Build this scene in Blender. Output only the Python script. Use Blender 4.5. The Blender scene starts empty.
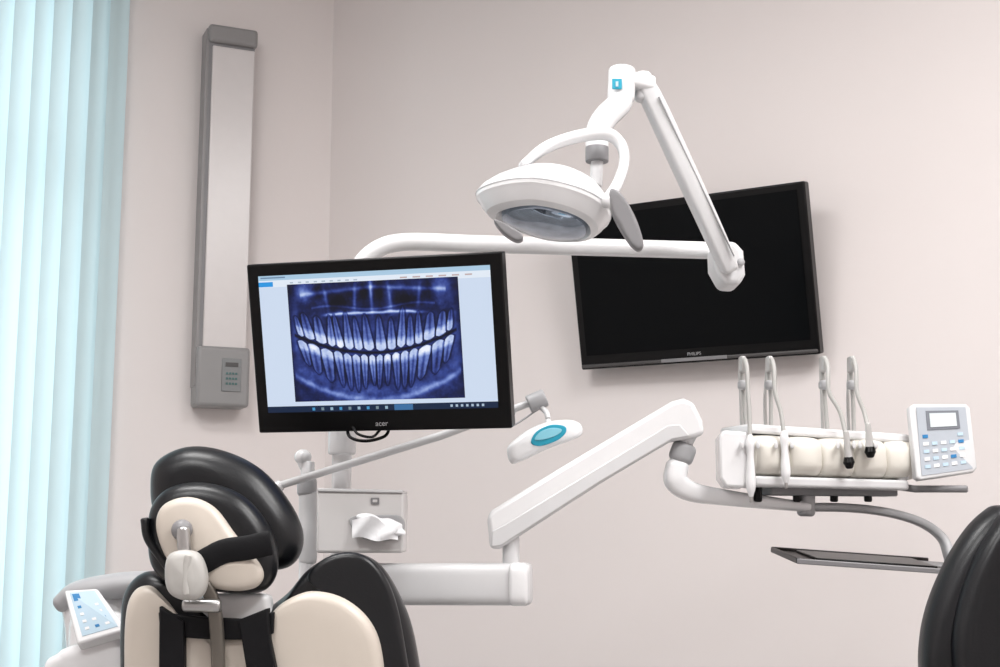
import bpy, math, numpy as np
from mathutils import Vector, Matrix
from math import sin, cos, pi, radians

scene = bpy.context.scene
try:
    scene.view_settings.view_transform = 'Standard'
    scene.view_settings.look = 'None'
except Exception:
    pass

# ------------------------------------------------------------------ camera
F = 1300.0
PITCH = radians(8.5)
H = 1.15
cd = bpy.data.cameras.new("camera"); cam = bpy.data.objects.new("camera", cd)
scene.collection.objects.link(cam); scene.camera = cam
cd.lens = F * 36 / 1000; cd.sensor_width = 36
cam.location = (0, 0, H); cam.rotation_euler = (pi / 2 + PITCH, 0, 0)
cd.clip_end = 100

def ray(x, y):
    a = (x - 500) / F; b = (333.5 - y) / F
    return Vector((a, cos(PITCH) - b * sin(PITCH), sin(PITCH) + b * cos(PITCH)))
def P(x, y, Y):
    """survey point: world position at distance Y down the room"""
    d = ray(x, y)
    return Vector((0, 0, H)) + d * (Y / d.y)
def hit(x, y, q, n):
    d = ray(x, y); o = Vector((0, 0, H))
    return o + d * ((q - o).dot(n) / d.dot(n))

# ------------------------------------------------------------------ materials
def lin(c):
    c = c / 255.0
    return c / 12.92 if c <= .04045 else ((c + .055) / 1.055) ** 2.4
def col(rgb): return (lin(rgb[0]), lin(rgb[1]), lin(rgb[2]), 1)
_m = {}
def mat(name, rgb, rough=.4, metal=0, spec=.5, var=.03, bump=0, scale=20, emit=0, coat=0):
    if name in _m: return _m[name]
    m = bpy.data.materials.new(name); m.use_nodes = True
    nt = m.node_tree; b = nt.nodes['Principled BSDF']
    b.inputs['Roughness'].default_value = rough
    b.inputs['Metallic'].default_value = metal
    b.inputs['Specular IOR Level'].default_value = spec
    b.inputs['Coat Weight'].default_value = coat
    tc = nt.nodes.new('ShaderNodeTexCoord')
    nz = nt.nodes.new('ShaderNodeTexNoise'); nz.inputs['Scale'].default_value = scale
    nz.inputs['Detail'].default_value = 3
    nt.links.new(tc.outputs['Object'], nz.inputs['Vector'])
    mx = nt.nodes.new('ShaderNodeMix'); mx.data_type = 'RGBA'
    c = col(rgb)
    mx.inputs[6].default_value = tuple(v * (1 - var) for v in c[:3]) + (1,)
    mx.inputs[7].default_value = tuple(min(1, v * (1 + var)) for v in c[:3]) + (1,)
    nt.links.new(nz.outputs['Fac'], mx.inputs[0])
    nt.links.new(mx.outputs[2], b.inputs['Base Color'])
    if bump:
        n2 = nt.nodes.new('ShaderNodeTexNoise'); n2.inputs['Scale'].default_value = scale * 10
        nt.links.new(tc.outputs['Object'], n2.inputs['Vector'])
        bp = nt.nodes.new('ShaderNodeBump'); bp.inputs['Strength'].default_value = bump
        bp.inputs['Distance'].default_value = .002
        nt.links.new(n2.outputs['Fac'], bp.inputs['Height']); nt.links.new(bp.outputs[0], b.inputs['Normal'])
    if emit:
        b.inputs['Emission Color'].default_value = c; b.inputs['Emission Strength'].default_value = emit
    _m[name] = m
    return m

WALL = mat('wall_paint', (220, 213, 211), .85, spec=.2, var=.012, bump=.15, scale=3)
CEIL = mat('ceiling_paint', (240, 239, 239), .9, spec=.2)
FLOOR = mat('floor_vinyl', (160, 157, 156), .4)
WHITE = mat('white_enamel', (226, 226, 227), .25, coat=.25)
WHITE2 = mat('white_plastic', (207, 207, 208), .4)
CREAM = mat('cream_plastic', (198, 189, 178), .38)
CREAM2 = mat('cream_console', (222, 218, 209), .35)
LGREY = mat('light_grey_plastic', (164, 164, 166), .4)
GREY = mat('grey_plastic', (124, 123, 125), .45)
DGREY = mat('dark_grey_plastic', (66, 64, 64), .45)
BLACK = mat('black_plastic', (7, 7, 8), .3, spec=.2)
LEATH = mat('black_leather', (10, 12, 16), .35, spec=.42, bump=.12, scale=25)
STRAP = mat('black_strap', (12, 12, 15), .6, spec=.2, bump=.2, scale=40)
SCREEN = mat('tv_glass', (6, 8, 10), .22, spec=.08)
METAL = mat('brushed_metal', (175, 174, 173), .3, metal=.9)
SATIN = mat('satin_case', (208, 206, 205), .35, metal=0)
STEEL = mat('steel_tube', (186, 185, 183), .35, metal=.4)
HOSE = mat('grey_hose', (166, 165, 162), .45)
TEAL = mat('teal_label', (30, 150, 176), .4)
BLUE = mat('blue_label', (34, 116, 170), .4)
PALEB = mat('pale_blue_label', (176, 198, 212), .4)
LCD = mat('lcd_panel', (200, 208, 210), .3)
TISS = mat('tissue_paper', (245, 246, 248), .7)
LAMPB = mat('lamp_body_silver', (200, 195, 194), .28, spec=.6)

# ------------------------------------------------------------------ mesh kit
def grp(name, loc):
    e = bpy.data.objects.new(name, None); e.empty_display_size = .1
    e.location = loc; scene.collection.objects.link(e)
    return e
def attach(o, parent, M=None):
    if M is not None: o.matrix_basis = M
    if parent is not None:
        o.parent = parent
        o.matrix_parent_inverse = Matrix.Translation(-Vector(parent.location))
def mesh(name, V, Fc, m, parent=None, M=None, smooth=True, sharp=40):
    me = bpy.data.meshes.new(name)
    me.from_pydata([tuple(v) for v in V], [], Fc); me.update()
    import bmesh
    bm = bmesh.new(); bm.from_mesh(me)
    bmesh.ops.recalc_face_normals(bm, faces=bm.faces); bm.to_mesh(me); bm.free()
    if smooth:
        me.polygons.foreach_set('use_smooth', [True] * len(me.polygons))
        me.set_sharp_from_angle(angle=radians(sharp))
    me.materials.append(m)
    o = bpy.data.objects.new(name, me); scene.collection.objects.link(o)
    attach(o, parent, M)
    return o
def bevel(o, w, s=3):
    b = o.modifiers.new('bevel', 'BEVEL'); b.width = w; b.segments = s
    b.limit_method = 'ANGLE'; b.angle_limit = radians(40)
    return o
def box(name, c, s, m, parent=None, M=None, bw=0, seg=3):
    x, y, z = c; a, b, d = s[0] / 2, s[1] / 2, s[2] / 2
    V = [(x + i * a, y + j * b, z + k * d) for i in (-1, 1) for j in (-1, 1) for k in (-1, 1)]
    Fc = [(0, 1, 3, 2), (4, 6, 7, 5), (0, 4, 5, 1), (2, 3, 7, 6), (0, 2, 6, 4), (1, 5, 7, 3)]
    o = mesh(name, V, Fc, m, parent, M, smooth=bw > 0, sharp=60)
    if bw: bevel(o, bw, seg)
    return o
def cat(pts, n, closed=False):
    pts = [np.array(p, float) for p in pts]; N = len(pts); out = []
    rng = range(N) if closed else range(N - 1)
    for i in rng:
        if closed: p0, p1, p2, p3 = pts[i - 1], pts[i], pts[(i + 1) % N], pts[(i + 2) % N]
        else:
            p1, p2 = pts[i], pts[i + 1]
            p0 = pts[i - 1] if i > 0 else 2 * p1 - p2
            p3 = pts[i + 2] if i + 2 < N else 2 * p2 - p1
        for k in range(n):
            t = k / n
            out.append(.5 * ((2 * p1) + (-p0 + p2) * t + (2 * p0 - 5 * p1 + 4 * p2 - p3) * t * t + (-p0 + 3 * p1 - 3 * p2 + p3) * t ** 3))
    if not closed: out.append(pts[-1])
    return out
def loft(name, path, rad, m, parent=None, ex=2.0, side=None, seg=20, n=0, rnd=.5, M=None):
    """sweep a superellipse; rad: number | (a,b) | list"""
    N = len(path)
    if not isinstance(rad, list): rad = [rad] * N
    rad = [(r, r) if not isinstance(r, tuple) else r for r in rad]
    if n:
        q = cat([tuple(p) + tuple(r) for p, r in zip(path, rad)], n)
        path = [Vector(v[:3]) for v in q]; rad = [(max(v[3], 1e-4), max(v[4], 1e-4)) for v in q]
    else: path = [Vector(p) for p in path]
    N = len(path)
    tan = [(path[min(i + 1, N - 1)] - path[max(i - 1, 0)]).normalized() for i in range(N)]
    if side is not None: s0 = Vector(side)
    else: s0 = Vector((0, 1, 0)) if abs(tan[0].y) < .8 else Vector((1, 0, 0))
    V = []; rings = []
    def ring(c, t, b, r, sc):
        a = b.cross(t).normalized(); idx = []
        for k in range(seg):
            th = 2 * pi * k / seg; cx, sy = cos(th), sin(th)
            u = math.copysign(abs(cx) ** (2 / ex), cx) * r[0] * sc
            w = math.copysign(abs(sy) ** (2 / ex), sy) * r[1] * sc
            idx.append(len(V)); V.append(c + a * u + b * w)
        rings.append(idx)
    b = s0
    for i in range(N):
        t = tan[i]
        if side is not None: b = Vector(side)
        b = (b - t * b.dot(t)).normalized()
        rr = min(rad[i]) * rnd
        if i == 0 and rnd > 0:
            for th in (75, 50, 25):
                th = radians(th)
                ring(path[0] - t * rr * sin(th), t, b, rad[i], 1 - (1 - cos(th)) * rnd)
        ring(path[i], t, b, rad[i], 1)
        if i == N - 1 and rnd > 0:
            for th in (25, 50, 75):
                th = radians(th)
                ring(path[-1] + t * rr * sin(th), t, b, rad[i], 1 - (1 - cos(th)) * rnd)
    Fc = []
    for i in range(len(rings) - 1):
        for k in range(seg):
            Fc.append((rings[i][k], rings[i][(k + 1) % seg], rings[i + 1][(k + 1) % seg], rings[i + 1][k]))
    Fc.append(tuple(rings[0])); Fc.append(tuple(reversed(rings[-1])))
    return mesh(name, V, Fc, m, parent, M)
def pillow(name, pts, T, r, m, parent=None, dome=0, n=6, nrm=None, M=None):
    pts = [Vector(p) for p in pts]
    if n: pts = [Vector(p) for p in cat([tuple(p) for p in pts], n, True)]
    c = sum(pts, Vector()) / len(pts)
    if nrm is None: nrm = Vector((0, 1, 0))
    nrm = Vector(nrm).normalized()
    V = []; rings = []
    def ring(inset, off, sc=1, dm=0):
        idx = []
        for q in pts:
            d = (q - c); L = d.length
            f = max(.02, 1 - inset / max(L, 1e-5)) * sc
            idx.append(len(V)); V.append(c + d * f + nrm * (off + dm))
        rings.append(idx)
    for sc in (.08, .3, .55, .8): ring(r, -T / 2, sc, -dome * (1 - sc * sc))
    for th in (90, 70, 50, 30, 12, 0): ring(r * (1 - cos(radians(th))), -(T / 2 - r + r * sin(radians(th))))
    for th in (0, 12, 30, 50, 70, 90): ring(r * (1 - cos(radians(th))), (T / 2 - r + r * sin(radians(th))))
    for sc in (.8, .55, .3, .08): ring(r, T / 2, sc, dome * (1 - sc * sc))
    K = len(pts); Fc = []
    for i in range(len(rings) - 1):
        for k in range(K):
            Fc.append((rings[i][k], rings[i][(k + 1) % K], rings[i + 1][(k + 1) % K], rings[i + 1][k]))
    Fc.append(tuple(rings[0])); Fc.append(tuple(reversed(rings[-1])))
    return mesh(name, V, Fc, m, parent, M, sharp=60)
def prism(name, pts, ext, m, parent=None, bw=0, M=None, seg=3):
    pts = [Vector(p) for p in pts]; ext = Vector(ext); K = len(pts)
    V = pts + [p + ext for p in pts]
    Fc = [tuple(range(K)), tuple(range(2 * K - 1, K - 1, -1))] + [(k, (k + 1) % K, K + (k + 1) % K, K + k) for k in range(K)]
    o = mesh(name, V, Fc, m, parent, M, smooth=bw > 0, sharp=50)
    if bw: bevel(o, bw, seg)
    return o
def ball(name, c, r, m, parent=None, sc=(1, 1, 1)):
    V = []; Fc = []; A, B = 20, 12
    for i in range(B + 1):
        for k in range(A):
            th = pi * i / B; ph = 2 * pi * k / A
            V.append((c[0] + r * sc[0] * sin(th) * cos(ph), c[1] + r * sc[1] * sin(th) * sin(ph), c[2] + r * sc[2] * cos(th)))
    for i in range(B):
        for k in range(A):
            Fc.append((i * A + k, i * A + (k + 1) % A, (i + 1) * A + (k + 1) % A, (i + 1) * A + k))
    o = mesh(name, V, Fc, m, parent)
    import bmesh
    bm = bmesh.new(); bm.from_mesh(o.data); bmesh.ops.remove_doubles(bm, verts=bm.verts, dist=1e-6)
    bmesh.ops.recalc_face_normals(bm, faces=bm.faces); bm.to_mesh(o.data); bm.free()
    return o
def text(name, s, size, m, parent, M):
    c = bpy.data.curves.new(name, 'FONT'); c.body = s; c.size = size; c.align_x = 'CENTER'; c.align_y = 'CENTER'
    c.extrude = .0003; c.materials.append(m)
    o = bpy.data.objects.new(name, c); scene.collection.objects.link(o)
    attach(o, parent, M @ Matrix.Rotation(pi / 2, 4, 'X')); return o
def frame(c, yaw, tilt=0, roll=0):
    return Matrix.Translation(c) @ Matrix.Rotation(-radians(yaw), 4, 'Z') @ Matrix.Rotation(radians(tilt), 4, 'X') @ Matrix.Rotation(radians(roll), 4, 'Y')

# ------------------------------------------------------------------ room
CH = 3.6
yb = radians(30); db = Vector((cos(yb), -sin(yb), 0)); nb = Vector((-sin(yb), -cos(yb), 0))
tvc = P(688, 280, 4.4)
qb = Vector((tvc.x, tvc.y, 0)) - nb * .13           # point on back wall
c0 = hit(330, 200, qb, nb); C0 = Vector((c0.x, c0.y, 0))
yl = radians(-24); dl = Vector((cos(yl), -sin(yl), 0)); nl = Vector((-sin(yl), -cos(yl), 0))
B1 = C0 + db * ((3.3 - C0.x) / db.x)
D1 = C0 - dl * ((C0.x + 3.2) / dl.x)
E1 = Vector((-3.2, -2.6, 0)); C1 = Vector((3.3, -2.6, 0))
def wallseg(V, Fc, p0, p1, z0, z1, n, t=.14):
    k = len(V)
    for z in (z0, z1):
        for p in (p0, p1, p1 - n * t, p0 - n * t): V.append(Vector((p.x, p.y, z)))
    Fc += [tuple(k + i for i in f) for f in [(0, 1, 2, 3), (7, 6, 5, 4), (0, 4, 5, 1), (1, 5, 6, 2), (2, 6, 7, 3), (3, 7, 4, 0)]]
def wall(name, p0, p1, n):
    V, Fc = [], []; wallseg(V, Fc, p0, p1, 0, CH, n); mesh(name, V, Fc, WALL, smooth=False)
wall('wall_back', C0, B1, nb)
wall('wall_right', B1, C1, Vector((-1, 0, 0)))
wall('wall_front', C1, E1, Vector((0, 1, 0)))
wall('wall_side', E1, D1, Vector((1, 0, 0)))
we = hit(112, 330, C0, nl); we = Vector((we.x, we.y, 0))
w1 = we - dl * .10; w0 = w1 - dl * 1.7
V, Fc = [], []
wallseg(V, Fc, w1, C0, 0, CH, nl); wallseg(V, Fc, D1, w0, 0, CH, nl)
wallseg(V, Fc, w0, w1, 0, .35, nl); wallseg(V, Fc, w0, w1, 3.35, CH, nl)
mesh('wall_left', V, Fc, WALL, smooth=False)
poly = [C0, B1, C1, E1, D1]
mesh('floor', [p for p in poly] + [p - Vector((0, 0, .1)) for p in poly], [(0, 1, 2, 3, 4), (9, 8, 7, 6, 5)] + [(i, (i + 1) % 5, 5 + (i + 1) % 5, 5 + i) for i in range(5)], FLOOR, smooth=False)
up = Vector((0, 0, CH))
mesh('ceiling', [p + up for p in poly] + [p + up + Vector((0, 0, .1)) for p in poly], [(0, 1, 2, 3, 4), (9, 8, 7, 6, 5)] + [(i, (i + 1) % 5, 5 + (i + 1) % 5, 5 + i) for i in range(5)], CEIL, smooth=False)
for nm, a, b, n in (('baseboard_back', C0, B1, nb), ('baseboard_left', D1, C0, nl)):
    V, Fc = [], []; wallseg(V, Fc, a + n * .015, b + n * .015, 0, .08, n, .014); mesh(nm, V, Fc, WHITE2, smooth=False)

# window
ML = Matrix.Rotation(-yl, 4, 'Z')
wc = (w0 + w1) / 2
win = grp('window_1', wc + Vector((0, 0, 1.85)))
MW = Matrix.Translation(wc - nl * .08) @ ML
for x in (-.82, 0, .82): box('mullion', (x, 0, 1.85), (.06, .05, 3.0), WHITE2, win, MW)
for z in (.38, 2.5, 3.32): box('rail', (0, 0, z), (1.7, .05, .06), WHITE2, win, MW)
gm = bpy.data.materials.new('window_glass'); gm.use_nodes = True; nt = gm.node_tree
for nn in list(nt.nodes): nt.nodes.remove(nn)
o_ = nt.nodes.new('ShaderNodeOutputMaterial'); t_ = nt.nodes.new('ShaderNodeBsdfTransparent'); g_ = nt.nodes.new('ShaderNodeBsdfGlossy'); x_ = nt.nodes.new('ShaderNodeMixShader')
x_.inputs[0].default_value = .06; nt.links.new(t_.outputs[0], x_.inputs[1]); nt.links.new(g_.outputs[0], x_.inputs[2]); nt.links.new(x_.outputs[0], o_.inputs[0])
box('pane', (0, .0, 1.85), (1.6, .006, 2.9), gm, win, MW)

# blinds
bm_ = bpy.data.materials.new('blind_fabric'); bm_.use_nodes = True; nt = bm_.node_tree
pb = nt.nodes['Principled BSDF']; out = nt.nodes['Material Output']
pb.inputs['Base Color'].default_value = col((200, 217, 220)); pb.inputs['Roughness'].default_value = .7
tr = nt.nodes.new('ShaderNodeBsdfTranslucent'); tr.inputs[0].default_value = col((200, 219, 223))
wv = nt.nodes.new('ShaderNodeTexNoise'); wv.inputs['Scale'].default_value = 60
rp = nt.nodes.new('ShaderNodeMapRange'); rp.inputs[3].default_value = .28; rp.inputs[4].default_value = .38
nt.links.new(wv.outputs['Fac'], rp.inputs[0])
ms = nt.nodes.new('ShaderNodeMixShader'); nt.links.new(rp.outputs[0], ms.inputs[0])
nt.links.new(pb.outputs[0], ms.inputs[1]); nt.links.new(tr.outputs[0], ms.inputs[2]); nt.links.new(ms.outputs[0], out.inputs[0])
bo = we + nl * .10
bl = grp('vertical_blinds', bo - dl * .9 + Vector((0, 0, 1.8)))
V, Fc = [], []
for i in range(26):
    c = bo - dl * (.035 + i * .070)
    ang = radians(30 + 6 * sin(i * 2.1))
    for z in (.06, 3.48):
        for k in range(7):
            u = (k / 6 - .5) * .089
            bow = .009 * (1 - (2 * k / 6 - 1) ** 2)
            d = dl * cos(ang) - nl * sin(ang); e = nl * cos(ang) + dl * sin(ang)
            V.append(c + d * u + e * bow + Vector((0, 0, z)))
    b0 = i * 14
    for k in range(6): Fc.append((b0 + k, b0 + k + 1, b0 + k + 8, b0 + k + 7))
mesh('slats', V, Fc, bm_, bl)
box('headrail', (0, 0, 0), (1.95, .05, .05), WHITE2, bl, Matrix.Translation(bo - dl * .93 + Vector((0, 0, 3.52))) @ ML)

# ------------------------------------------------------------------ germicidal lamp
lt = hit(230, 31, C0 + nl * .06, nl); lb = hit(218, 408, C0 + nl * .06, nl)
lc = (lt + lb) / 2; LH = lt.z - lb.z
Lg = grp('germicidal_lamp', lc)
MLm = Matrix.Translation(lc) @ ML
LW = .192; LD = .085
LAMPG = mat('lamp_grey', (132, 130, 130), .4)
box('housing', (0, .0, 0), (LW, LD, LH - .02), GREY, Lg, MLm, .006)
box('reflector_front', (.008, -LD / 2 - .003, .07), (LW - .02, .012, LH - .32), LAMPB, Lg, MLm, .005)
box('cover_upper', (.004, -.006, LH / 2 - .04), (LW + .008, LD + .03, .075), LAMPG, Lg, MLm, .014)
box('cover_lower', (.004, -.008, -LH / 2 + .118), (LW + .016, LD + .035, .236), mat('lamp_cover_grey', (134, 133, 133), .4), Lg, MLm, .014)
box('side_rail', (-LW / 2 - .001, 0, .03), (.012, LD + .006, LH - .1), LAMPG, Lg, MLm, .002)
box('display', (.034, -LD / 2 - .027, -LH / 2 + .125), (.076, .006, .13), mat('lamp_display', (118, 120, 121), .4), Lg, MLm, .002)
box('display_readout', (.034, -LD / 2 - .031, -LH / 2 + .165), (.05, .003, .016), DGREY, Lg, MLm)
for k in range(3):
    for j in range(4): box('display_key', (.016 + j * .012, -LD / 2 - .031, -LH / 2 + .090 + k * .02), (.008, .003, .008), mat('display_green', (56, 96, 94), .4), Lg, MLm)
box('wall_bracket', (0, LD / 2 + .008, LH * .3), (.08, .03, .1), GREY, Lg, MLm)
box('wall_bracket', (0, LD / 2 + .008, -LH * .3), (.08, .03, .1), GREY, Lg, MLm)

# ------------------------------------------------------------------ television
TW, TH = .872, .570
tv = grp('television', tvc); MT = frame(tvc, 30, 11)
box('cabinet', (0, .02, 0), (TW, .05, TH), BLACK, tv, MT, .006)
box('screen', (0, -.0065, .012), (TW - .055, .004, TH - .075), SCREEN, tv, MT)
box('lower_trim', (0, -.009, -TH / 2 + .012), (TW - .01, .012, .012), DGREY, tv, MT, .004)
box('rear_housing', (0, .06, -.02), (TW * .6, .04, TH * .6), BLACK, tv, MT, .01)
box('touch_bar', (0, -.0155, -TH / 2 + .013), (.24, .004, .012), GREY, tv, MT, .001)
text('brand_label', 'PHILIPS', .016, LGREY, tv, MT @ Matrix.Translation((0, -.007, -TH / 2 + .03)))
box('wall_mount', (0, .04, 0), (.3, .13, .25), DGREY, tv, frame(tvc - nb * .05, 30))

# ------------------------------------------------------------------ monitor
mc = P(377, 345, 2.7)
mo = grp('computer_monitor', mc); MM = frame(mc, 14, 14)
MW_, MH_ = .562, .364
box('bezel', (0, .015, 0), (MW_, .035, MH_), BLACK, mo, MM, .004)
box('rear_housing', (0, .045, 0), (MW_ * .8, .04, MH_ * .75), BLACK, mo, MM, .015)
SW, SH = .510, .294
NU, NV = 500, 288
u = (np.arange(NU) + .5) / NU; v = (np.arange(NV) + .5) / NV
U, Vv = np.meshgrid(u, v)
rng = np.random.default_rng(4)
def blur(a, k):
    for _ in range(k):
        a = (a + np.roll(a, 1, 0) + np.roll(a, -1, 0) + np.roll(a, 1, 1) + np.roll(a, -1, 1)) / 5
    return a
def C3(r, g, b): return np.array([r, g, b]) / 255.
img = np.zeros((NV, NU, 3)); img[:] = C3(206, 220, 240)
def rect(a, b, c, d, colr):
    img[(Vv >= c) & (Vv < d) & (U >= a) & (U < b)] = C3(*colr)
rect(0, 1, 0, .035, (170, 202, 226)); rect(0, 1, .035, .085, (226, 235, 246))
rect(0, .065, .045, .080, (40, 150, 225)); rect(.01, .12, .01, .022, (110, 140, 170))
for k in range(9): rect(.14 + k * .035, .155 + k * .035, .052, .064, (175, 190, 205))
for k in range(6): rect(.62 + k * .055, .65 + k * .055, .052, .064, (190, 170, 170))
A = (U - .495) / .37; Bv = (Vv - .07) / (.925 - .07)
inside = (np.abs(A) < 1) & (Bv > 0) & (Bv < 1)
def g(x, s): return np.exp(-(x / s) ** 2)
CU = .19; YC = .60
yo = YC - CU * A ** 2
aA = np.abs(A)
n0 = blur(rng.standard_normal((NV, NU)), 90); n0 /= n0.std()
nm = blur(rng.standard_normal((NV, NU)), 25); nm /= nm.std()
n1 = blur(rng.standard_normal((NV, NU)), 5); n1 /= n1.std()
it = .22 + .14 * g(Bv - .60, .30) * g(A, .9)
it += .035 * n0 + .02 * nm + .015 * n1
it += .34 * g(Bv - (1.0 - .24 * A ** 2) + .003 * n0, .03) * (aA < .97)             # lower jaw border
it += .12 * g(Bv - (.93 - .25 * A ** 2), .05)
it += .30 * g(aA - .94 + .16 * (Bv - .5) ** 2 * 2, .05) * g(Bv - .42, .28)
it -= .10 * g(aA - .87, .04) * g(Bv - .35, .2)
it -= .28 * g(Bv - .16, .06) * g(aA - .38, .15)                                    # sinuses
it -= .30 * g(Bv - .09, .09) * g(aA - .09, .05)                                    # nasal cavity
it += .42 * g(A + .01, .020) * g(Bv - .1, .13)
it += .30 * g(aA - .19 - .1 * Bv, .020) * g(Bv - .13, .10)
it += .26 * g(aA - .57 + .2 * Bv, .022) * g(Bv - .14, .10)
it += .56 * g(Bv - .262 - .03 * A ** 2 + .002 * n0, .013) * (1 / (1 + np.exp((aA - .56) * 30)))
it += .20 * g(Bv - .215 - .02 * np.cos(A * 6), .010) * (aA < .72)
it += .26 * g(Bv - .05 - .05 * aA, .018) * (aA < .85)
it += .32 * g(aA - .80, .09) * g(Bv - .07, .08)
it -= .20 * g(aA - .65, .06) * g(Bv - .08, .07)
AX = 90.; BX = 116.
rj = np.random.default_rng(21)
def draw_tooth(it, xc, hw, crown, root, up_, molar, k):
    yc = YC - CU * xc * xc
    slope = -2 * CU * xc * BX / AX
    X = (A - xc) * AX; Yt = (yc - Bv) * BX * up_ - (1.5 + rj.uniform(-.5, .8))
    lean = rj.uniform(-.07, .07) - (-.20 * xc if up_ > 0 else .26 * xc)
    X = X - lean * Yt
    Yt = Yt + slope * X * up_ * .9
    crown *= rj.uniform(.93, 1.08); root *= rj.uniform(.9, 1.1)
    L = crown + root; t = Yt / L; tc = crown / L
    hwp = hw * AX
    prof = np.where(t < tc, hwp * (.86 + .10 * np.sin(np.clip(t / tc, 0, 1) * pi)), hwp * (.84 - (.34 if molar else .50) * np.clip((t - tc) / (1 - tc), 0, 1)))
    prof = prof * np.sqrt(np.clip(t / .08, 0, 1)) * np.sqrt(np.clip((1 - t) / .12, 0, 1))
    cov = np.clip((prof - np.abs(X)) * 1.6, 0, 1) * (t > 0) * (t < 1)
    if molar: cov = cov * (1 - np.clip((t - tc - .10) * 5, 0, 1) * g(X, hwp * .20) * .9)
    halo = np.clip(1.5 - np.abs(np.abs(X) - prof - .6), 0, 1) * (t > .03) * (t < 1.04)
    it = it * (1 - .38 * halo)
    cr = np.clip((tc - t) * 7, 0, 1)
    fill = rj.random() < (.35 if molar else .06)
    val = .60 + .24 * cr + .12 * cr * (np.abs(X) / hwp) - .20 * g(X, hwp * .20) * (t > tc * .5) * (1 - .3 * cr) - .12 * np.clip(t - .4, 0, 1)
    if fill: val = val + .30 * g(X, hwp * .5) * g(t - .12, .1)
    val = val + rj.uniform(-.05, .05) + .015 * n1
    al = .95 - .22 * np.clip((t - tc) / (1 - tc), 0, 1)
    return it * (1 - cov * al) + cov * al * (val + .2 * (it - .3))
for arch, ws in ((-1, [.78, .84, .94, .96, 1.0, 1.42, 1.36, 1.0]), (1, [1.24, 1.0, 1.04, .94, .92, 1.3, 1.2, .7])):
    sc = (.90 if arch > 0 else .92) / sum(ws)
    for sgn in (-1, 1):
        x0 = .004
        for j, w_ in enumerate(ws):
            wd = w_ * sc; xc = sgn * (x0 + wd / 2); x0 += wd
            molar = j >= 5
            cr = (12.5 if j < 3 else 11) if arch > 0 else (10 if j < 3 else 11.5)
            rt = [22, 20, 25, 21, 20, 16, 14, 9][j] if arch > 0 else [21, 22, 25, 24, 23, 21, 19, 14][j]
            it = draw_tooth(it, xc, wd * .485, cr, rt, arch, molar, j)
it = it * (1 - .90 * g(Bv - yo + .002 * n0, .013) * (aA < .95))
it *= .62 + .38 * np.clip((1.0 - aA) * 7, 0, 1)
it = np.clip(it - .02, 0, 1)
stops = np.array([0, .2, .4, .6, .8, 1]); R = np.array([3, 16, 48, 112, 186, 240]); G = np.array([5, 26, 66, 134, 202, 244]); Bc = np.array([22, 74, 140, 202, 238, 255])
xr = np.stack([np.interp(it, stops, R), np.interp(it, stops, G), np.interp(it, stops, Bc)], -1) / 255
img[inside] = xr[inside]
rect(0, 1, .955, 1, (16, 36, 66))
for k in range(9): rect(.2 + k * .04, .212 + k * .04, .968, .988, [(70, 150, 200), (120, 140, 150), (150, 180, 200)][k % 3])
rect(.56, .64, .96, 1, (60, 110, 160))
for k in range(7): rect(.8 + k * .022, .81 + k * .022, .97, .985, (170, 190, 210))
gx = np.linspace(-SW / 2, SW / 2, NU + 1); gz = np.linspace(SH / 2, -SH / 2, NV + 1)
XX, ZZ = np.meshgrid(gx, gz)
co = np.stack([XX, np.full_like(XX, -.004), ZZ + .009], -1).reshape(-1, 3)
idx = np.arange((NU + 1) * (NV + 1)).reshape(NV + 1, NU + 1)
fc = np.stack([idx[:-1, :-1], idx[1:, :-1], idx[1:, 1:], idx[:-1, 1:]], -1).reshape(-1, 4)
me = bpy.data.meshes.new('display_panel')
me.vertices.add(len(co)); me.vertices.foreach_set('co', co.ravel())
me.loops.add(fc.size); me.loops.foreach_set('vertex_index', fc.ravel())
me.polygons.add(len(fc)); me.polygons.foreach_set('loop_start', np.arange(len(fc)) * 4)
me.polygons.foreach_set('loop_total', np.full(len(fc), 4)); me.update(); me.validate()
ca = me.color_attributes.new('xray', 'FLOAT_COLOR', 'CORNER')
ic = img.reshape(-1, 3); ic = np.where(ic <= .04045, ic / 12.92, ((ic + .055) / 1.055) ** 2.4)
ic = np.concatenate([ic, np.ones((len(ic), 1))], 1)
ca.data.foreach_set('color', np.repeat(ic, 4, 0).ravel())
sm = bpy.data.materials.new('xray_display'); sm.use_nodes = True; nt = sm.node_tree
pb = nt.nodes['Principled BSDF']; pb.inputs['Base Color'].default_value = (.01, .01, .01, 1); pb.inputs['Roughness'].default_value = .35
pb.inputs['Specular IOR Level'].default_value = .15
at = nt.nodes.new('ShaderNodeAttribute'); at.attribute_name = 'xray'
nt.links.new(at.outputs['Color'], pb.inputs['Emission Color']); pb.inputs['Emission Strength'].default_value = .98
try: sm.cycles.emission_sampling = 'NONE'
except Exception: pass
me.materials.append(sm)
so = bpy.data.objects.new('display_panel', me); scene.collection.objects.link(so); attach(so, mo, MM)
text('brand_label', 'acer', .016, LGREY, mo, MM @ Matrix.Translation((.0, -.004, -MH_ / 2 + .016)))
loft('cable_loop', [P(347, 425, 2.78), P(350, 437, 2.76), P(366, 441, 2.75), P(385, 436, 2.76), P(390, 425, 2.78)], .0035, BLACK, mo, n=6)
loft('cable_loop', [P(352, 425, 2.76), P(358, 434, 2.74), P(372, 437, 2.74), P(380, 430, 2.76)], .003, BLACK, mo, n=6)
box('vesa_mount', (0, .085, 0), (.10, .06, .10), WHITE2, mo, MM, .01)

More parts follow.
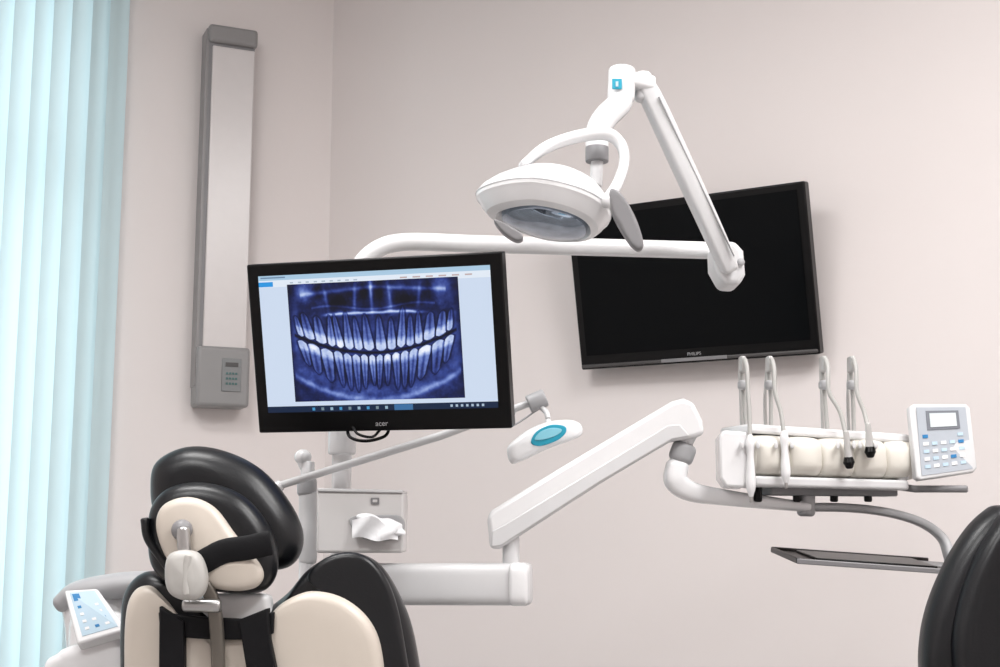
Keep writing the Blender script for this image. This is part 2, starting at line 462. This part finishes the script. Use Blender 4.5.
# ------------------------------------------------------------------ dental unit column with operating light
YP = 2.98
pc = P(343, 400, YP)
un = grp('dental_unit_column', (pc.x, pc.y, 1.0))
def pole(z0, z1, r, nm, m=WHITE): loft(nm, [(pc.x, pc.y, z0), (pc.x, pc.y, z1)], r, m, un, rnd=.2, seg=28)
zt = P(343, 336, YP).z
pole(.74, zt, .0225, 'pole')
pole(P(343, 452, YP).z, P(343, 430, YP).z, .032, 'pole_collar')
pole(.72, P(343, 560, YP).z, .034, 'pole_sleeve')
loft('screen_bracket', [P(343, 352, YP), P(372, 348, 2.87)], .018, WHITE2, un)
box('cross_beam', (pc.x / 2, pc.y, .74), (-pc.x + .12, .12, .09), WHITE, un, None, .02)
box('pedestal', (.02, pc.y, .36), (.22, .24, .72), WHITE, un, None, .03)
ol = grp('operating_light', P(560, 240, 3.0))
loft('swing_arm', [P(343, 318, YP), P(346, 296, YP), P(356, 271, YP), P(376, 250, YP), P(406, 242, YP + .01)] + [P(406 + k * 64.8, 242 + k * 1.8, YP + .012 + k * .02) for k in range(1, 6)], .0210, WHITE, ol, n=5, seg=24)
loft('swing_arm_sleeve', [P(343, 329, YP), P(343, 306, YP)], .027, WHITE, ol, seg=24, rnd=.1)
YJ = 3.02
prism('end_joint', [P(x, y, YJ - .05) for x, y in [(713, 243), (735, 240), (744, 250), (746, 274), (740, 285), (724, 284), (714, 266)]], (0, .10, 0), WHITE2, ol, .012)
ball('end_joint_screw', P(741, 262, 2.965), .009, LGREY, ol, (1, .4, 1))
loft('spring_arm', [P(644, 84, 2.86), P(655, 106, 2.87), P(690, 182, 2.9), P(722, 252, 2.94), P(729, 268, 2.95)],
     [(.020, .026), (.023, .030), (.023, .030), (.021, .028), (.018, .026)], WHITE2, ol, ex=5, side=(0, 1, 0), seg=32, n=3)
loft('spring_arm_seam', [P(659, 97, 2.835), P(734, 256, 2.91)], (.0016, .004), LGREY, ol, side=(0, 1, 0))
loft('elbow_hub', [P(621, 98, 2.83), P(622, 72, 2.83)], .031, WHITE, ol, seg=28, rnd=.35)
loft('elbow_bridge', [P(620, 79, 2.83), P(648, 85, 2.86)], (.018, .028), WHITE, ol, ex=4, side=(0, 1, 0))
box('elbow_label', tuple(P(617, 84, 2.797)), (.022, .004, .024), TEAL, ol, None, .001)
box('elbow_label_mark', tuple(P(617, 84, 2.7945)), (.006, .002, .012), PALEB, ol, None)
loft('elbow_joint', [P(643, 98, 2.86), P(643, 76, 2.86)], .02, WHITE2, ol, rnd=.4)
loft('neck', [P(621, 95, 2.83), P(619, 104, 2.82), P(606, 117, 2.80), P(598, 131, 2.79), P(597, 150, 2.79)], [.027, .028, .028, .027, .025], WHITE, ol, n=6, seg=28)
loft('neck_ring', [P(597, 148, 2.79), P(597, 161, 2.79)], .0258, GREY, ol, seg=28, rnd=.1)
loft('neck_pivot', [P(597, 160, 2.79), P(596, 185, 2.78)], .014, WHITE2, ol)
loft('yoke', [P(522, 166, 2.66), P(545, 148, 2.68), P(576, 137, 2.70), P(606, 134, 2.71), P(621, 145, 2.71), P(624, 163, 2.70), P(617, 185, 2.68), P(607, 200, 2.66)],
     [(.008, .018), (.011, .02), (.012, .02), (.012, .02), (.011, .02), (.011, .02), (.012, .02), (.012, .02)], WHITE, ol, ex=3, side=(0, 1, 0), n=6)
hc = P(544, 200, 2.72)
def shield(phi, r):
    cx, sy = cos(phi), sin(phi)
    e = 2.2
    k = (abs(cx) ** e + abs(sy) ** e) ** (-1 / e)
    x = k * cx; y = k * sy
    y *= (1 - .40 * max(0, -x) ** 1.3)
    return x * r * .148, y * r * .140
def lathe(nm, prof, m, K=64, sx=0.0):
    V, Fc = [], []
    for r, z in prof:
        for k in range(K):
            x, y = shield(2 * pi * k / K, max(r, .01)); V.append((x + sx * (1 - r), y, z))
    for i in range(len(prof) - 1):
        for k in range(K): Fc.append((i * K + k, i * K + (k + 1) % K, (i + 1) * K + (k + 1) % K, (i + 1) * K + k))
    Fc.append(tuple(range(K))); Fc.append(tuple(range(len(prof) * K - 1, (len(prof) - 1) * K - 1, -1)))
    return mesh(nm, V, Fc, m, ol, frame(hc, 8, -9, 10), sharp=24)
lathe('head_shell', [(0, .064), (.25, .0635), (.44, .060), (.50, .056), (.68, .044), (.84, .026), (.95, .008), (.99, -.004), (1.0, -.012), (.985, -.020), (.94, -.027), (.90, -.036), (.82, -.048), (.70, -.054), (.64, -.044), (.0, -.040)], WHITE, sx=.026)
glass = mat('lamp_lens', (150, 162, 176), .05, metal=.8, var=.6, scale=28)
lathe('lens', [(.0, -.040), (.64, -.044), (.62, -.056), (.5, -.062), (.25, -.066), (.0, -.067)], glass, sx=.026)
lathe('head_seam', [(1.004, -.010), (1.004, -.0125), (.9, -.0125), (.9, -.010)], LGREY, sx=.026)
pillow('grip', [P(x, y, 2.62) for x, y in [(610, 190), (622, 196), (635, 218), (643, 243), (640, 251), (632, 247), (619, 228), (611, 210)]], .03, .008, GREY, ol)
pillow('grip', [P(x, y, 2.62) for x, y in [(494, 221), (506, 225), (520, 233), (523, 240), (516, 242), (503, 234)]], .03, .006, GREY, ol, n=5)
loft('grip_stem', [P(592, 198, 2.66), P(618, 203, 2.62)], .015, WHITE, ol)

# ------------------------------------------------------------------ instrument delivery unit
du = grp('instrument_delivery_unit', P(800, 470, 2.9))
loft('base_arm', [P(345, 583, 2.95), P(400, 584, 2.86), P(460, 584, 2.82), P(527, 584, 2.80)], [(.044, .04)] * 4, WHITE2, du, ex=4.5, side=(0, 1, 0), seg=40, n=3, rnd=.25)
loft('base_arm_cap', [P(514, 584, 2.795), P(525, 584, 2.793)], (.0448, .041), WHITE, du, ex=4.5, side=(0, 1, 0), seg=40, rnd=.2)
loft('lift_pivot', [P(511, 572, 2.8), P(511, 538, 2.8)], .018, WHITE2, du)
YA = 2.77
prism('lift_arm', [P(x, y, YA) for x, y in [(487, 517), (492, 510), (560, 468), (672, 401), (684, 398), (694, 402), (703, 420), (705, 434), (695, 438), (672, 441), (600, 484), (500, 549), (490, 549)]], (0, .075, 0), WHITE, du, .010)
prism('lift_arm_shade_strip', [P(x, y, YA - .002) for x, y in [(492, 531), (505, 524), (668, 425), (680, 424), (690, 436), (672, 439.5), (600, 482), (501, 546), (491, 547)]], (0, .02, 0), WHITE2, du, .003)  # darker strip along the lower face: the arm's shading put into colour
loft('elbow_post', [P(690, 432, 2.81), P(681, 452, 2.81), P(677, 466, 2.81)], [.018, .017, .020], WHITE, du, n=5)
loft('elbow_disc', [P(684, 449, 2.81), P(681, 457, 2.81)], .027, LGREY, du, seg=28)
loft('support_arm', [P(677, 466, 2.81), P(676, 481, 2.81), P(692, 492, 2.82), P(728, 498, 2.84), P(770, 503, 2.87), P(806, 507, 2.89)],
     [(.024, .026), (.025, .028), (.021, .028), (.017, .026), (.014, .024), (.011, .022)], WHITE, du, ex=3, side=(0, 1, 0), seg=28, n=6)
loft('tray_arm', [P(800, 507, 2.89), P(850, 508, 2.92), P(890, 513, 2.93), P(922, 523, 2.93), P(942, 538, 2.92), P(949, 556, 2.9), P(950, 562, 2.9)],
     [(.010, .018)] * 7, LGREY, du, ex=3, side=(0, 1, 0), n=6)
tc_ = P(865, 562, 2.86); MTr = frame(tc_, -2, 5, 4.0)
TRD = mat('tray_dark', (44, 40, 39), .4)
box('tray_plate', (0, 0, 0), (.355, .22, .006), TRD, du, MTr, .002)
box('tray_rim', (0, -.109, .002), (.357, .008, .011), GREY, du, MTr, .002)
box('tray_rim', (0, .109, .003), (.357, .008, .013), TRD, du, MTr, .002)
box('tray_rim', (-.176, 0, .003), (.008, .22, .012), TRD, du, MTr, .002)
box('tray_mat', (0.0, 0, .006), (.26, .16, .006), BLACK, du, MTr, .002)
box('tray_bracket', (.165, .02, -.002), (.06, .09, .016), GREY, du, MTr, .002)
# console
YL, YR = 2.80, 2.95
def cx(t): return 722 + t * 186
def cY(t): return YL + t * (YR - YL)
path = []; rad = []
for i in range(121):
    t = i / 120
    path.append(P(744 + t * 160, 456 + t * 5, cY(.08 + .92 * t)))
    lob = abs(sin(pi * (t * 5.0 + .0))) ** .5
    rad.append((.043 + .002 * lob, .052 + .020 * lob))
loft('console_body', path, rad, CREAM2, du, ex=3.2, side=(0, 1, 0), seg=48, rnd=.15)
dirx = (P(908, 444, YR) - P(722, 434, YL)); cyaw = -math.degrees(math.atan2(dirx.y, dirx.x))
# angular end cheeks
prism('console_cheek', [P(x, y, YL - .062) for x, y in [(719, 436), (723, 430), (748, 432), (750, 440), (749, 482), (744, 488), (726, 487), (720, 478)]], (.012, .125, 0), WHITE, du, .006)
prism('console_cheek', [P(x, y, YR - .062) for x, y in [(899, 442), (906, 444), (911, 456), (910, 478), (904, 484), (898, 484)]], (0, .125, 0), WHITE2, du, .006)
mid = P(815, 435.5, (YL + YR) / 2 + .02)
box('console_top', (0, 0, 0), (.405, .130, .020), WHITE, du, frame(mid, cyaw, 0, 2.0), .006)
mid = P(818, 484, (YL + YR) / 2 + .0)
box('console_underside', (0, 0, 0), (.384, .125, .022), WHITE2, du, frame(mid, cyaw, 0, .8), .006)
box('console_beam', (0, 0, 0), (.32, .05, .018), GREY, du, frame(P(830, 492, 2.9), cyaw), .004)
for x in (758, 797, 834, 868): loft('knob', [P(x, 488, cY((x - 722) / 186)), P(x, 500, cY((x - 722) / 186))], .009, BLACK, du)
loft('handle', [P(893, 486, 2.93), P(915, 489, 2.9), P(966, 489, 2.87)], (.008, .014), GREY, du, ex=3, side=(0, 1, 0))
loft('hub', [P(806, 512, 2.89), P(806, 493, 2.89)], .02, LGREY, du)
def hosed(xb, xt, xi, yi0, yi1, tip):
    t = (xt - 722) / 186; Yc = cY(t)
    loft('whip_rod', [P(xb, 434, Yc + .04), P(xb - 1, 400, Yc + .04), P(xt - 3, 372, Yc + .035), P(xt - 2, 360, Yc + .02)], .0040, STEEL, du, n=4)
    loft('whip_clip', [P(xt - 1, 371, Yc + .0), P(xt - 1, 358, Yc + .0)], (.0065, .02), STEEL, du, side=(0, 1, 0), ex=3)
    loft('whip_clip', [P(xt, 387, Yc - .0), P(xt, 383, Yc - .0)], (.011, .016), LGREY, du, side=(0, 1, 0), ex=3)
    hp = [P(xb + 5, 436, Yc + .02), P(xt + 1, 400, Yc + .02), P(xt - 1, 370, Yc + .01), P(xt + 1, 359, Yc - .015), P(xt + 4, 368, Yc - .045), P(xt + 5, 392, Yc - .06)]
    hp += [P(xi + (xt + 5 - xi) * .35, 412, Yc - .07), P(xi, yi0, Yc - .085)]
    loft('hose', hp, .0048, HOSE, du, n=6, seg=14)
    a = P(xi, yi0 - 4, Yc - .085); b = P(xi + (xi - xt) * .15, yi1, Yc - .085)
    # cradle fork
    for s in (-8, 8): loft('cradle_prong', [P(xi + s, 444, Yc - .045), P(xi + s, 445, Yc - .095)], (.004, .008), WHITE, du, side=(0, 0, 1))
    if tip == 'w':
        loft('handpiece', [a, a.lerp(b, .12), a.lerp(b, .35), a.lerp(b, .8), b], [.006, .0095, .0075, .0105, .005], WHITE, du, n=4)
        loft('handpiece_tip', [b, b + (b - a).normalized() * .012], .0035, METAL, du)
    else:
        loft('handpiece', [a, a.lerp(b, .5), a.lerp(b, .85)], [.006, .008, .010], STEEL, du, n=4)
        loft('coupling', [a.lerp(b, .78), a.lerp(b, .9), b], [.010, .0125, .009], BLACK, du, seg=18, rnd=.7)
hosed(742, 743, 750, 440, 496, 'w')
hosed(766, 770, 784, 436, 482, 'w')
hosed(823, 824, 846, 436, 466, 'b')
hosed(849, 852, 868, 428, 455, 'b')
# keypad
kp = [P(908, 408, 2.88), P(912, 405, 2.88), P(964, 405, 2.9), P(968, 409, 2.9), P(975, 469, 2.87), P(972, 473, 2.87), P(918, 481, 2.85), P(914, 478, 2.85)]
kn = (kp[2] - kp[1]).cross(kp[6] - kp[1]).normalized()
if kn.y < 0: kn = -kn
pillow('keypad_body', kp, .022, .005, WHITE2, du, n=0, nrm=kn)
K0, K3 = kp[1], kp[6]
def kq(a, b, c, d, nm, m, th=.003):
    q = lambda s, t: K0 + (kp[2] - kp[1]) * s + (K3 - K0) * t + (kp[5] - kp[2] - (K3 - K0)) * s * t - kn * .0112
    prism(nm, [q(a, b), q(c, b), q(c, d), q(a, d)], -kn * th, m, du)
kq(.03, .05, .97, .95, 'keypad_face', mat('keypad_face', (166, 172, 180), .4), .0008)
kq(.2, .10, .82, .36, 'keypad_bezel', mat('keypad_bezel', (110, 114, 122), .4), .002); kq(.26, .135, .76, .325, 'keypad_lcd', LCD, .003)
for r_ in range(5):
    for c_ in range(5):
        if (r_ == 0 and c_ in (1, 2, 3)): continue
        x0 = .10 + c_ * .165; y0 = .42 + r_ * .10
        kq(x0, y0, x0 + .10, y0 + .045, 'key', BLUE if (r_ + c_ * 2) % 9 == 0 else (WHITE if (r_ + c_) % 2 else PALEB), .002)

# ------------------------------------------------------------------ assistant arm with curing light
aa = grp('assistant_arm', P(400, 450, 2.95))
ap = P(308, 520, 3.02)
loft('post', [(ap.x, ap.y, .74), P(308, 480, 3.02), P(305, 470, 3.02), P(303, 462, 3.02)], [.018, .017, .011, .013], WHITE, aa, n=4)
ball('post_knob', P(303, 457, 3.02), .02, WHITE, aa, (1, 1, .9))
loft('post_sleeve', [P(308, 560, 3.02), P(308, 492, 3.02)], .021, WHITE2, aa)
loft('post_ring', [P(307, 492, 3.02), P(307, 482, 3.02)], .023, LGREY, aa)
box('post_foot', ((ap.x + pc.x) / 2, 3.0, .745), (abs(ap.x - pc.x) + .05, .07, .05), WHITE, aa, None, .01)
loft('arm_tube', [P(272, 488, 2.95), P(440, 436, 2.93), P(538, 400, 2.9)], [.0085, .0095, .008], WHITE2, aa)
loft('arm_end', [P(272, 489, 2.95), P(280, 486, 2.95)], .013, WHITE, aa)
ball('arm_knuckle', P(538, 401, 2.9), .019, WHITE, aa)
loft('arm_knuckle_ring', [P(530, 404, 2.9), P(544, 398, 2.9)], .0205, LGREY, aa, rnd=.2)
loft('lamp_cord', [P(516, 408, 2.9), P(512, 422, 2.9), P(516, 424, 2.9), P(540, 408, 2.9)], .0022, LGREY, aa, n=5)
loft('lamp_hanger', [P(538, 405, 2.9), P(546, 412, 2.885), P(548, 418, 2.875)], .006, WHITE2, aa, n=4)
cl = grp('curing_light', P(545, 440, 2.85))
pillow('body', [P(x, y, 2.85) for x, y in [(507, 451), (511, 443), (528, 430), (548, 422), (570, 420), (581, 425), (582, 434), (572, 440), (545, 450), (522, 461), (511, 463)]], .05, .02, WHITE, cl, dome=.004)
pillow('label', [P(x, y, 2.823) for x, y in [(531, 443), (536, 432), (550, 425), (564, 426), (566, 432), (558, 440), (541, 446)]], .006, .002, TEAL, cl)
pillow('label_window', [P(x, y, 2.8195) for x, y in [(535, 440), (540, 432), (551, 428), (561, 429), (560, 433), (550, 438)]], .003, .001, mat('label_window', (130, 195, 212), .4), cl)
loft('strap_loop', [P(548, 421, 2.868), P(549, 427, 2.86)], .007, WHITE2, cl)

# ------------------------------------------------------------------ tissue dispenser
td = grp('tissue_dispenser', P(360, 521, 2.86))
prism('case', [P(x, y, 2.82) for x, y in [(317, 491), (404, 492), (403, 553), (316, 553)]], (0, .12, 0), SATIN, td, .006)
prism('case_lid', [P(x, y, 2.815) for x, y in [(317, 488), (403, 490), (403, 493), (317, 491.5)]], (0, .13, 0), WHITE2, td, .002)
pillow('slot', [P(x, y, 2.817) for x, y in [(350, 518), (380, 515), (402, 517), (403, 534), (385, 541), (360, 537)]], .008, .003, LGREY, td)
V, Fc = [], []; K, Rn = 72, 9
rt = np.random.default_rng(11); ph = rt.uniform(0, 6.28, 8)
for i in range(Rn + 1):
    for k in range(K):
        th = 2 * pi * k / K; r = i / Rn
        edge = 1 + .14 * sin(3 * th + ph[0]) + .08 * sin(5 * th + ph[1]) + .04 * sin(9 * th + ph[2])
        x = 379 + 24 * r * edge * cos(th); y = 527 - 12 * r * edge * sin(th) + 4 * cos(th)
        f = .022 * (1 - r * r) + .003 * r * sin(4 * th + 3 * r + ph[3]) + .002 * r * sin(7 * th - 4 * r + ph[4])
        V.append(P(x, y, 2.811 - f))
for i in range(Rn):
    for k in range(K): Fc.append((i * K + k, i * K + (k + 1) % K, (i + 1) * K + (k + 1) % K, (i + 1) * K + k))
mesh('tissue', V, Fc, TISS, td, sharp=180)
V, Fc = [], []
for i in range(13):
    for j in range(7):
        s = i / 12; t = j / 6
        x = 352 + 46 * s; y = 520 + 18 * t - 5 * sin(s * 5) * (1 - t) + 3 * s
        V.append(P(x, y + 1.5 * sin(9 * s + 3 * t), 2.800 - .02 * sin(pi * s) * (1 - .3 * t) + .005 * sin(11 * s + 5 * t)))
for i in range(12):
    for j in range(6): Fc.append((i * 7 + j, i * 7 + j + 1, i * 7 + j + 8, i * 7 + j + 7))
mesh('tissue_fold', V, Fc, TISS, td, sharp=180)
box('emblem', tuple(P(375, 501, 2.817)), (.018, .003, .014), GREY, td, None, .001)
box('emblem_mark', tuple(P(375, 501, 2.815)), (.010, .003, .006), SATIN, td, None, .001)

# ------------------------------------------------------------------ dental chair
ch = grp('dental_chair', P(270, 640, 2.5))
pp = lambda L, Y: [P(x, y, Y) for x, y in L]
pillow('headrest_cushion', pp([(152, 488), (158, 462), (188, 447), (225, 451), (262, 470), (290, 503), (303, 535), (296, 561), (274, 570), (235, 560), (185, 545), (158, 518)], 2.52), .12, .055, LEATH, ch)
pillow('headrest_pad', pp([(149, 545), (152, 508), (172, 487), (208, 483), (245, 497), (271, 530), (278, 565), (268, 588), (245, 594), (205, 590), (175, 585), (155, 570)], 2.43), .075, .034, LEATH, ch)
loft('headrest_piping', pp([(145, 520), (148, 538), (160, 556), (172, 572)], 2.40), (.008, .012), LEATH, ch, n=5)
pillow('headrest_shell', pp([(157, 530), (163, 506), (188, 497), (214, 507), (236, 535), (262, 568), (258, 586), (235, 591), (205, 585), (172, 565)], 2.385), .04, .018, CREAM, ch, dome=.006)
loft('headrest_strap', pp([(196, 566), (222, 552), (246, 548), (270, 543)], 2.36), (.022, .006), STRAP, ch, side=(0, 1, 0), n=4)
ball('tilt_ball', P(182, 530, 2.355), .019, GREY, ch)
loft('tilt_rod', pp([(183, 530), (184, 545), (186, 560)], 2.345), .012, METAL, ch)
KG = mat('knob_grey', (178, 176, 172), .4)
pillow('release_knob', pp([(166, 575), (169, 556), (182, 550), (198, 553), (206, 568), (207, 585), (200, 598), (184, 600), (170, 592)], 2.32), .045, .016, KG, ch, dome=.004)
loft('knob_ridge', pp([(188, 556), (185, 575), (186, 594)], 2.297), (.006, .004), KG, ch, side=(0, 1, 0), n=4)
loft('headrest_stem', [P(205, 585, 2.37), P(214, 605, 2.375), P(218, 650, 2.385), P(218, 700, 2.39)], [(.012, .010)] * 4, mat('stem_dark_metal', (110, 105, 98), .35, metal=.6), ch, side=(0, 1, 0), ex=4, n=3)
loft('headrest_hinge', [P(186, 605, 2.36), P(218, 606, 2.36)], .012, METAL, ch)
pillow('backrest_cushion', pp([(122, 880), (123, 700), (123, 625), (128, 590), (146, 572), (168, 576), (195, 604), (245, 618), (285, 596), (312, 567), (345, 552), (378, 563), (402, 600), (416, 645), (424, 720), (424, 880), (270, 890)], 2.50), .12, .05, LEATH, ch)
pillow('backrest_shell', pp([(126, 880), (126, 700), (127, 620), (135, 592), (150, 586), (166, 600), (186, 622), (225, 634), (262, 622), (284, 602), (312, 591), (345, 598), (372, 622), (384, 660), (388, 740), (384, 880), (260, 890)], 2.435), .06, .022, CREAM, ch)
pillow('neck_cover', pp([(196, 604), (212, 594), (262, 593), (272, 602), (266, 622), (205, 622)], 2.47), .05, .015, WHITE, ch)
prism('strap_left', pp([(159, 606), (168, 612), (184, 622), (184, 760), (158, 760)], 2.386), (0, .025, 0), STRAP, ch, .003)
prism('strap_cross', pp([(158, 612), (200, 617), (240, 619), (274, 612), (273, 634), (240, 640), (200, 639), (160, 636)], 2.394), (0, .018, 0), STRAP, ch, .003)
prism('strap_right', pp([(238, 620), (268, 608), (270, 640), (280, 690), (290, 760), (258, 760), (248, 680)], 2.386), (0, .025, 0), STRAP, ch, .003)
pillow('shoulder_flap', pp([(308, 580), (322, 560), (348, 552), (372, 560), (392, 590), (404, 640), (414, 720), (400, 760), (392, 700), (384, 650), (368, 618), (340, 596)], 2.44), .03, .013, LEATH, ch)
hx = P(270, 800, 2.5).x
box('seat', (hx, 2.80, .50), (.48, .50, .11), LEATH, ch, None, .04)
box('leg_rest', (hx, 3.30, .46), (.38, .56, .08), LEATH, ch, None, .03)
box('seat_frame', (hx, 2.88, .40), (.34, .6, .10), WHITE, ch, None, .02)
box('lift_column', (hx, 2.88, .22), (.24, .36, .34), WHITE, ch, None, .03)
box('base_plate', (hx, 2.95, .04), (.42, .9, .08), LGREY, ch, None, .02)
box('back_bracket', (hx, 2.53, .55), (.2, .12, .3), DGREY, ch, None, .01)

# ------------------------------------------------------------------ cuspidor / assistant console
cu = grp('cuspidor_unit', P(95, 620, 2.75))
loft('bowl_rim', pp([(66, 602), (82, 592), (118, 586), (150, 583)], 2.80), [(.022, .05), (.026, .06), (.028, .06), (.026, .06)], LGREY, cu, ex=2.5, side=(0, 1, 0), n=5, rnd=.9)
loft('bowl_body', pp([(98, 606), (100, 640), (102, 760)], 2.82), [(.07, .06), (.065, .06), (.06, .06)], WHITE, cu, ex=3, side=(0, 1, 0), n=3)
pillow('console_housing', pp([(50, 662), (62, 652), (72, 646), (116, 631), (128, 640), (132, 665), (131, 720), (60, 720), (48, 690)], 2.70), .09, .02, WHITE, cu)
kpts = [P(64, 590, 2.70), P(97, 588, 2.70), P(127, 629, 2.63), P(77, 644, 2.63)]
kn2 = (kpts[1] - kpts[0]).cross(kpts[3] - kpts[0]).normalized()
if kn2.y < 0: kn2 = -kn2
prism('control_panel', kpts, kn2 * .03, WHITE, cu, .005)
def k2(a, b, c, d, nm, m, off=.0012):
    q = lambda s, t: kpts[0].lerp(kpts[1], s).lerp(kpts[3].lerp(kpts[2], s), t) - kn2 * off
    prism(nm, [q(a, b), q(c, b), q(c, d), q(a, d)], kn2 * .004, m, cu)
k2(.14, .06, .88, .9, 'panel_label', PALEB)
k2(.2, .1, .4, .24, 'button', BLUE, .0022)
for r_ in range(4):
    for c_ in range(3): k2(.24 + c_ * .22, .34 + r_ * .14, .33 + c_ * .22, .39 + r_ * .14, 'button', BLUE if (r_ + c_) % 4 == 0 else WHITE, .0022)
sxx = P(95, 720, 2.76).x
loft('stand', [(sxx, 2.76, .95), (sxx, 2.76, .03)], .06, WHITE, cu, seg=28)

# ------------------------------------------------------------------ stool
st = grp('operator_stool', P(990, 600, 2.2))
pillow('backrest', pp([(1000, 505), (985, 511), (966, 530), (946, 562), (929, 602), (921, 640), (922, 680), (940, 720), (1000, 740), (1050, 720), (1075, 650), (1070, 560), (1040, 512)], 2.25), .09, .04, LEATH, st)
pillow('backrest_inner', pp([(1004, 514), (990, 528), (972, 560), (956, 605), (950, 650), (960, 700), (1000, 722), (1040, 700), (1058, 640), (1050, 560), (1030, 520)], 2.21), .07, .03, LEATH, st)
sx = P(1000, 600, 2.25).x
loft('back_stem', [(sx, 2.31, .95), (sx, 2.34, .7), (sx, 2.30, .45), (sx, 2.1, .42), (sx, 1.95, .42)], (.02, .012), METAL, st, n=4)
loft('seat', [(sx, 1.98, .44), (sx, 1.98, .50)], .19, LEATH, st, seg=40, rnd=.15)
loft('gas_lift', [(sx, 1.98, .10), (sx, 1.98, .43)], .025, METAL, st)
for k in range(5):
    a = 2 * pi * k / 5
    e = (sx + .27 * cos(a), 1.98 + .27 * sin(a))
    loft('foot', [(sx, 1.98, .12), (e[0], e[1], .08)], [(.02, .02), (.014, .014)], METAL, st)
    ball('castor', (e[0], e[1], .03), .03, BLACK, st)

# ------------------------------------------------------------------ lighting
def area(name, loc, rot, sx_, sy_, e, c=(1, 1, 1)):
    l = bpy.data.lights.new(name, 'AREA'); l.shape = 'RECTANGLE'; l.size = sx_; l.size_y = sy_; l.energy = e; l.color = c
    o = bpy.data.objects.new(name, l); scene.collection.objects.link(o)
    o.location = loc; o.rotation_euler = rot; return o
lm = mat('light_diffuser', (255, 252, 250), .5, emit=3)
for i, (x, y, e_) in enumerate([(-1.3, .3, 56), (1.7, .5, 72), (-1.0, 2.3, 44), (1.5, 1.9, 50)]):
    g_ = grp('ceiling_light', (x, y, CH - .02))
    box('panel', (x, y, CH - .02), (1.2, .62, .03), lm, g_, None)
    area('ceiling_lamp', (x, y, CH - .045), (0, 0, 0), 1.18, .6, e_, (1, .992, .985))
wl = area('window_daylight', wc - nl * .35 + Vector((0, 0, 1.85)), (0, 0, 0), 1.7, 3.0, 52, (.92, .98, 1))
wl.rotation_euler = (-nl).to_track_quat('Z', 'Y').to_euler()
w_ = bpy.data.worlds.new('sky'); scene.world = w_; w_.use_nodes = True
w_.node_tree.nodes['Background'].inputs[0].default_value = (.86, .94, 1, 1)
w_.node_tree.nodes['Background'].inputs[1].default_value = .9
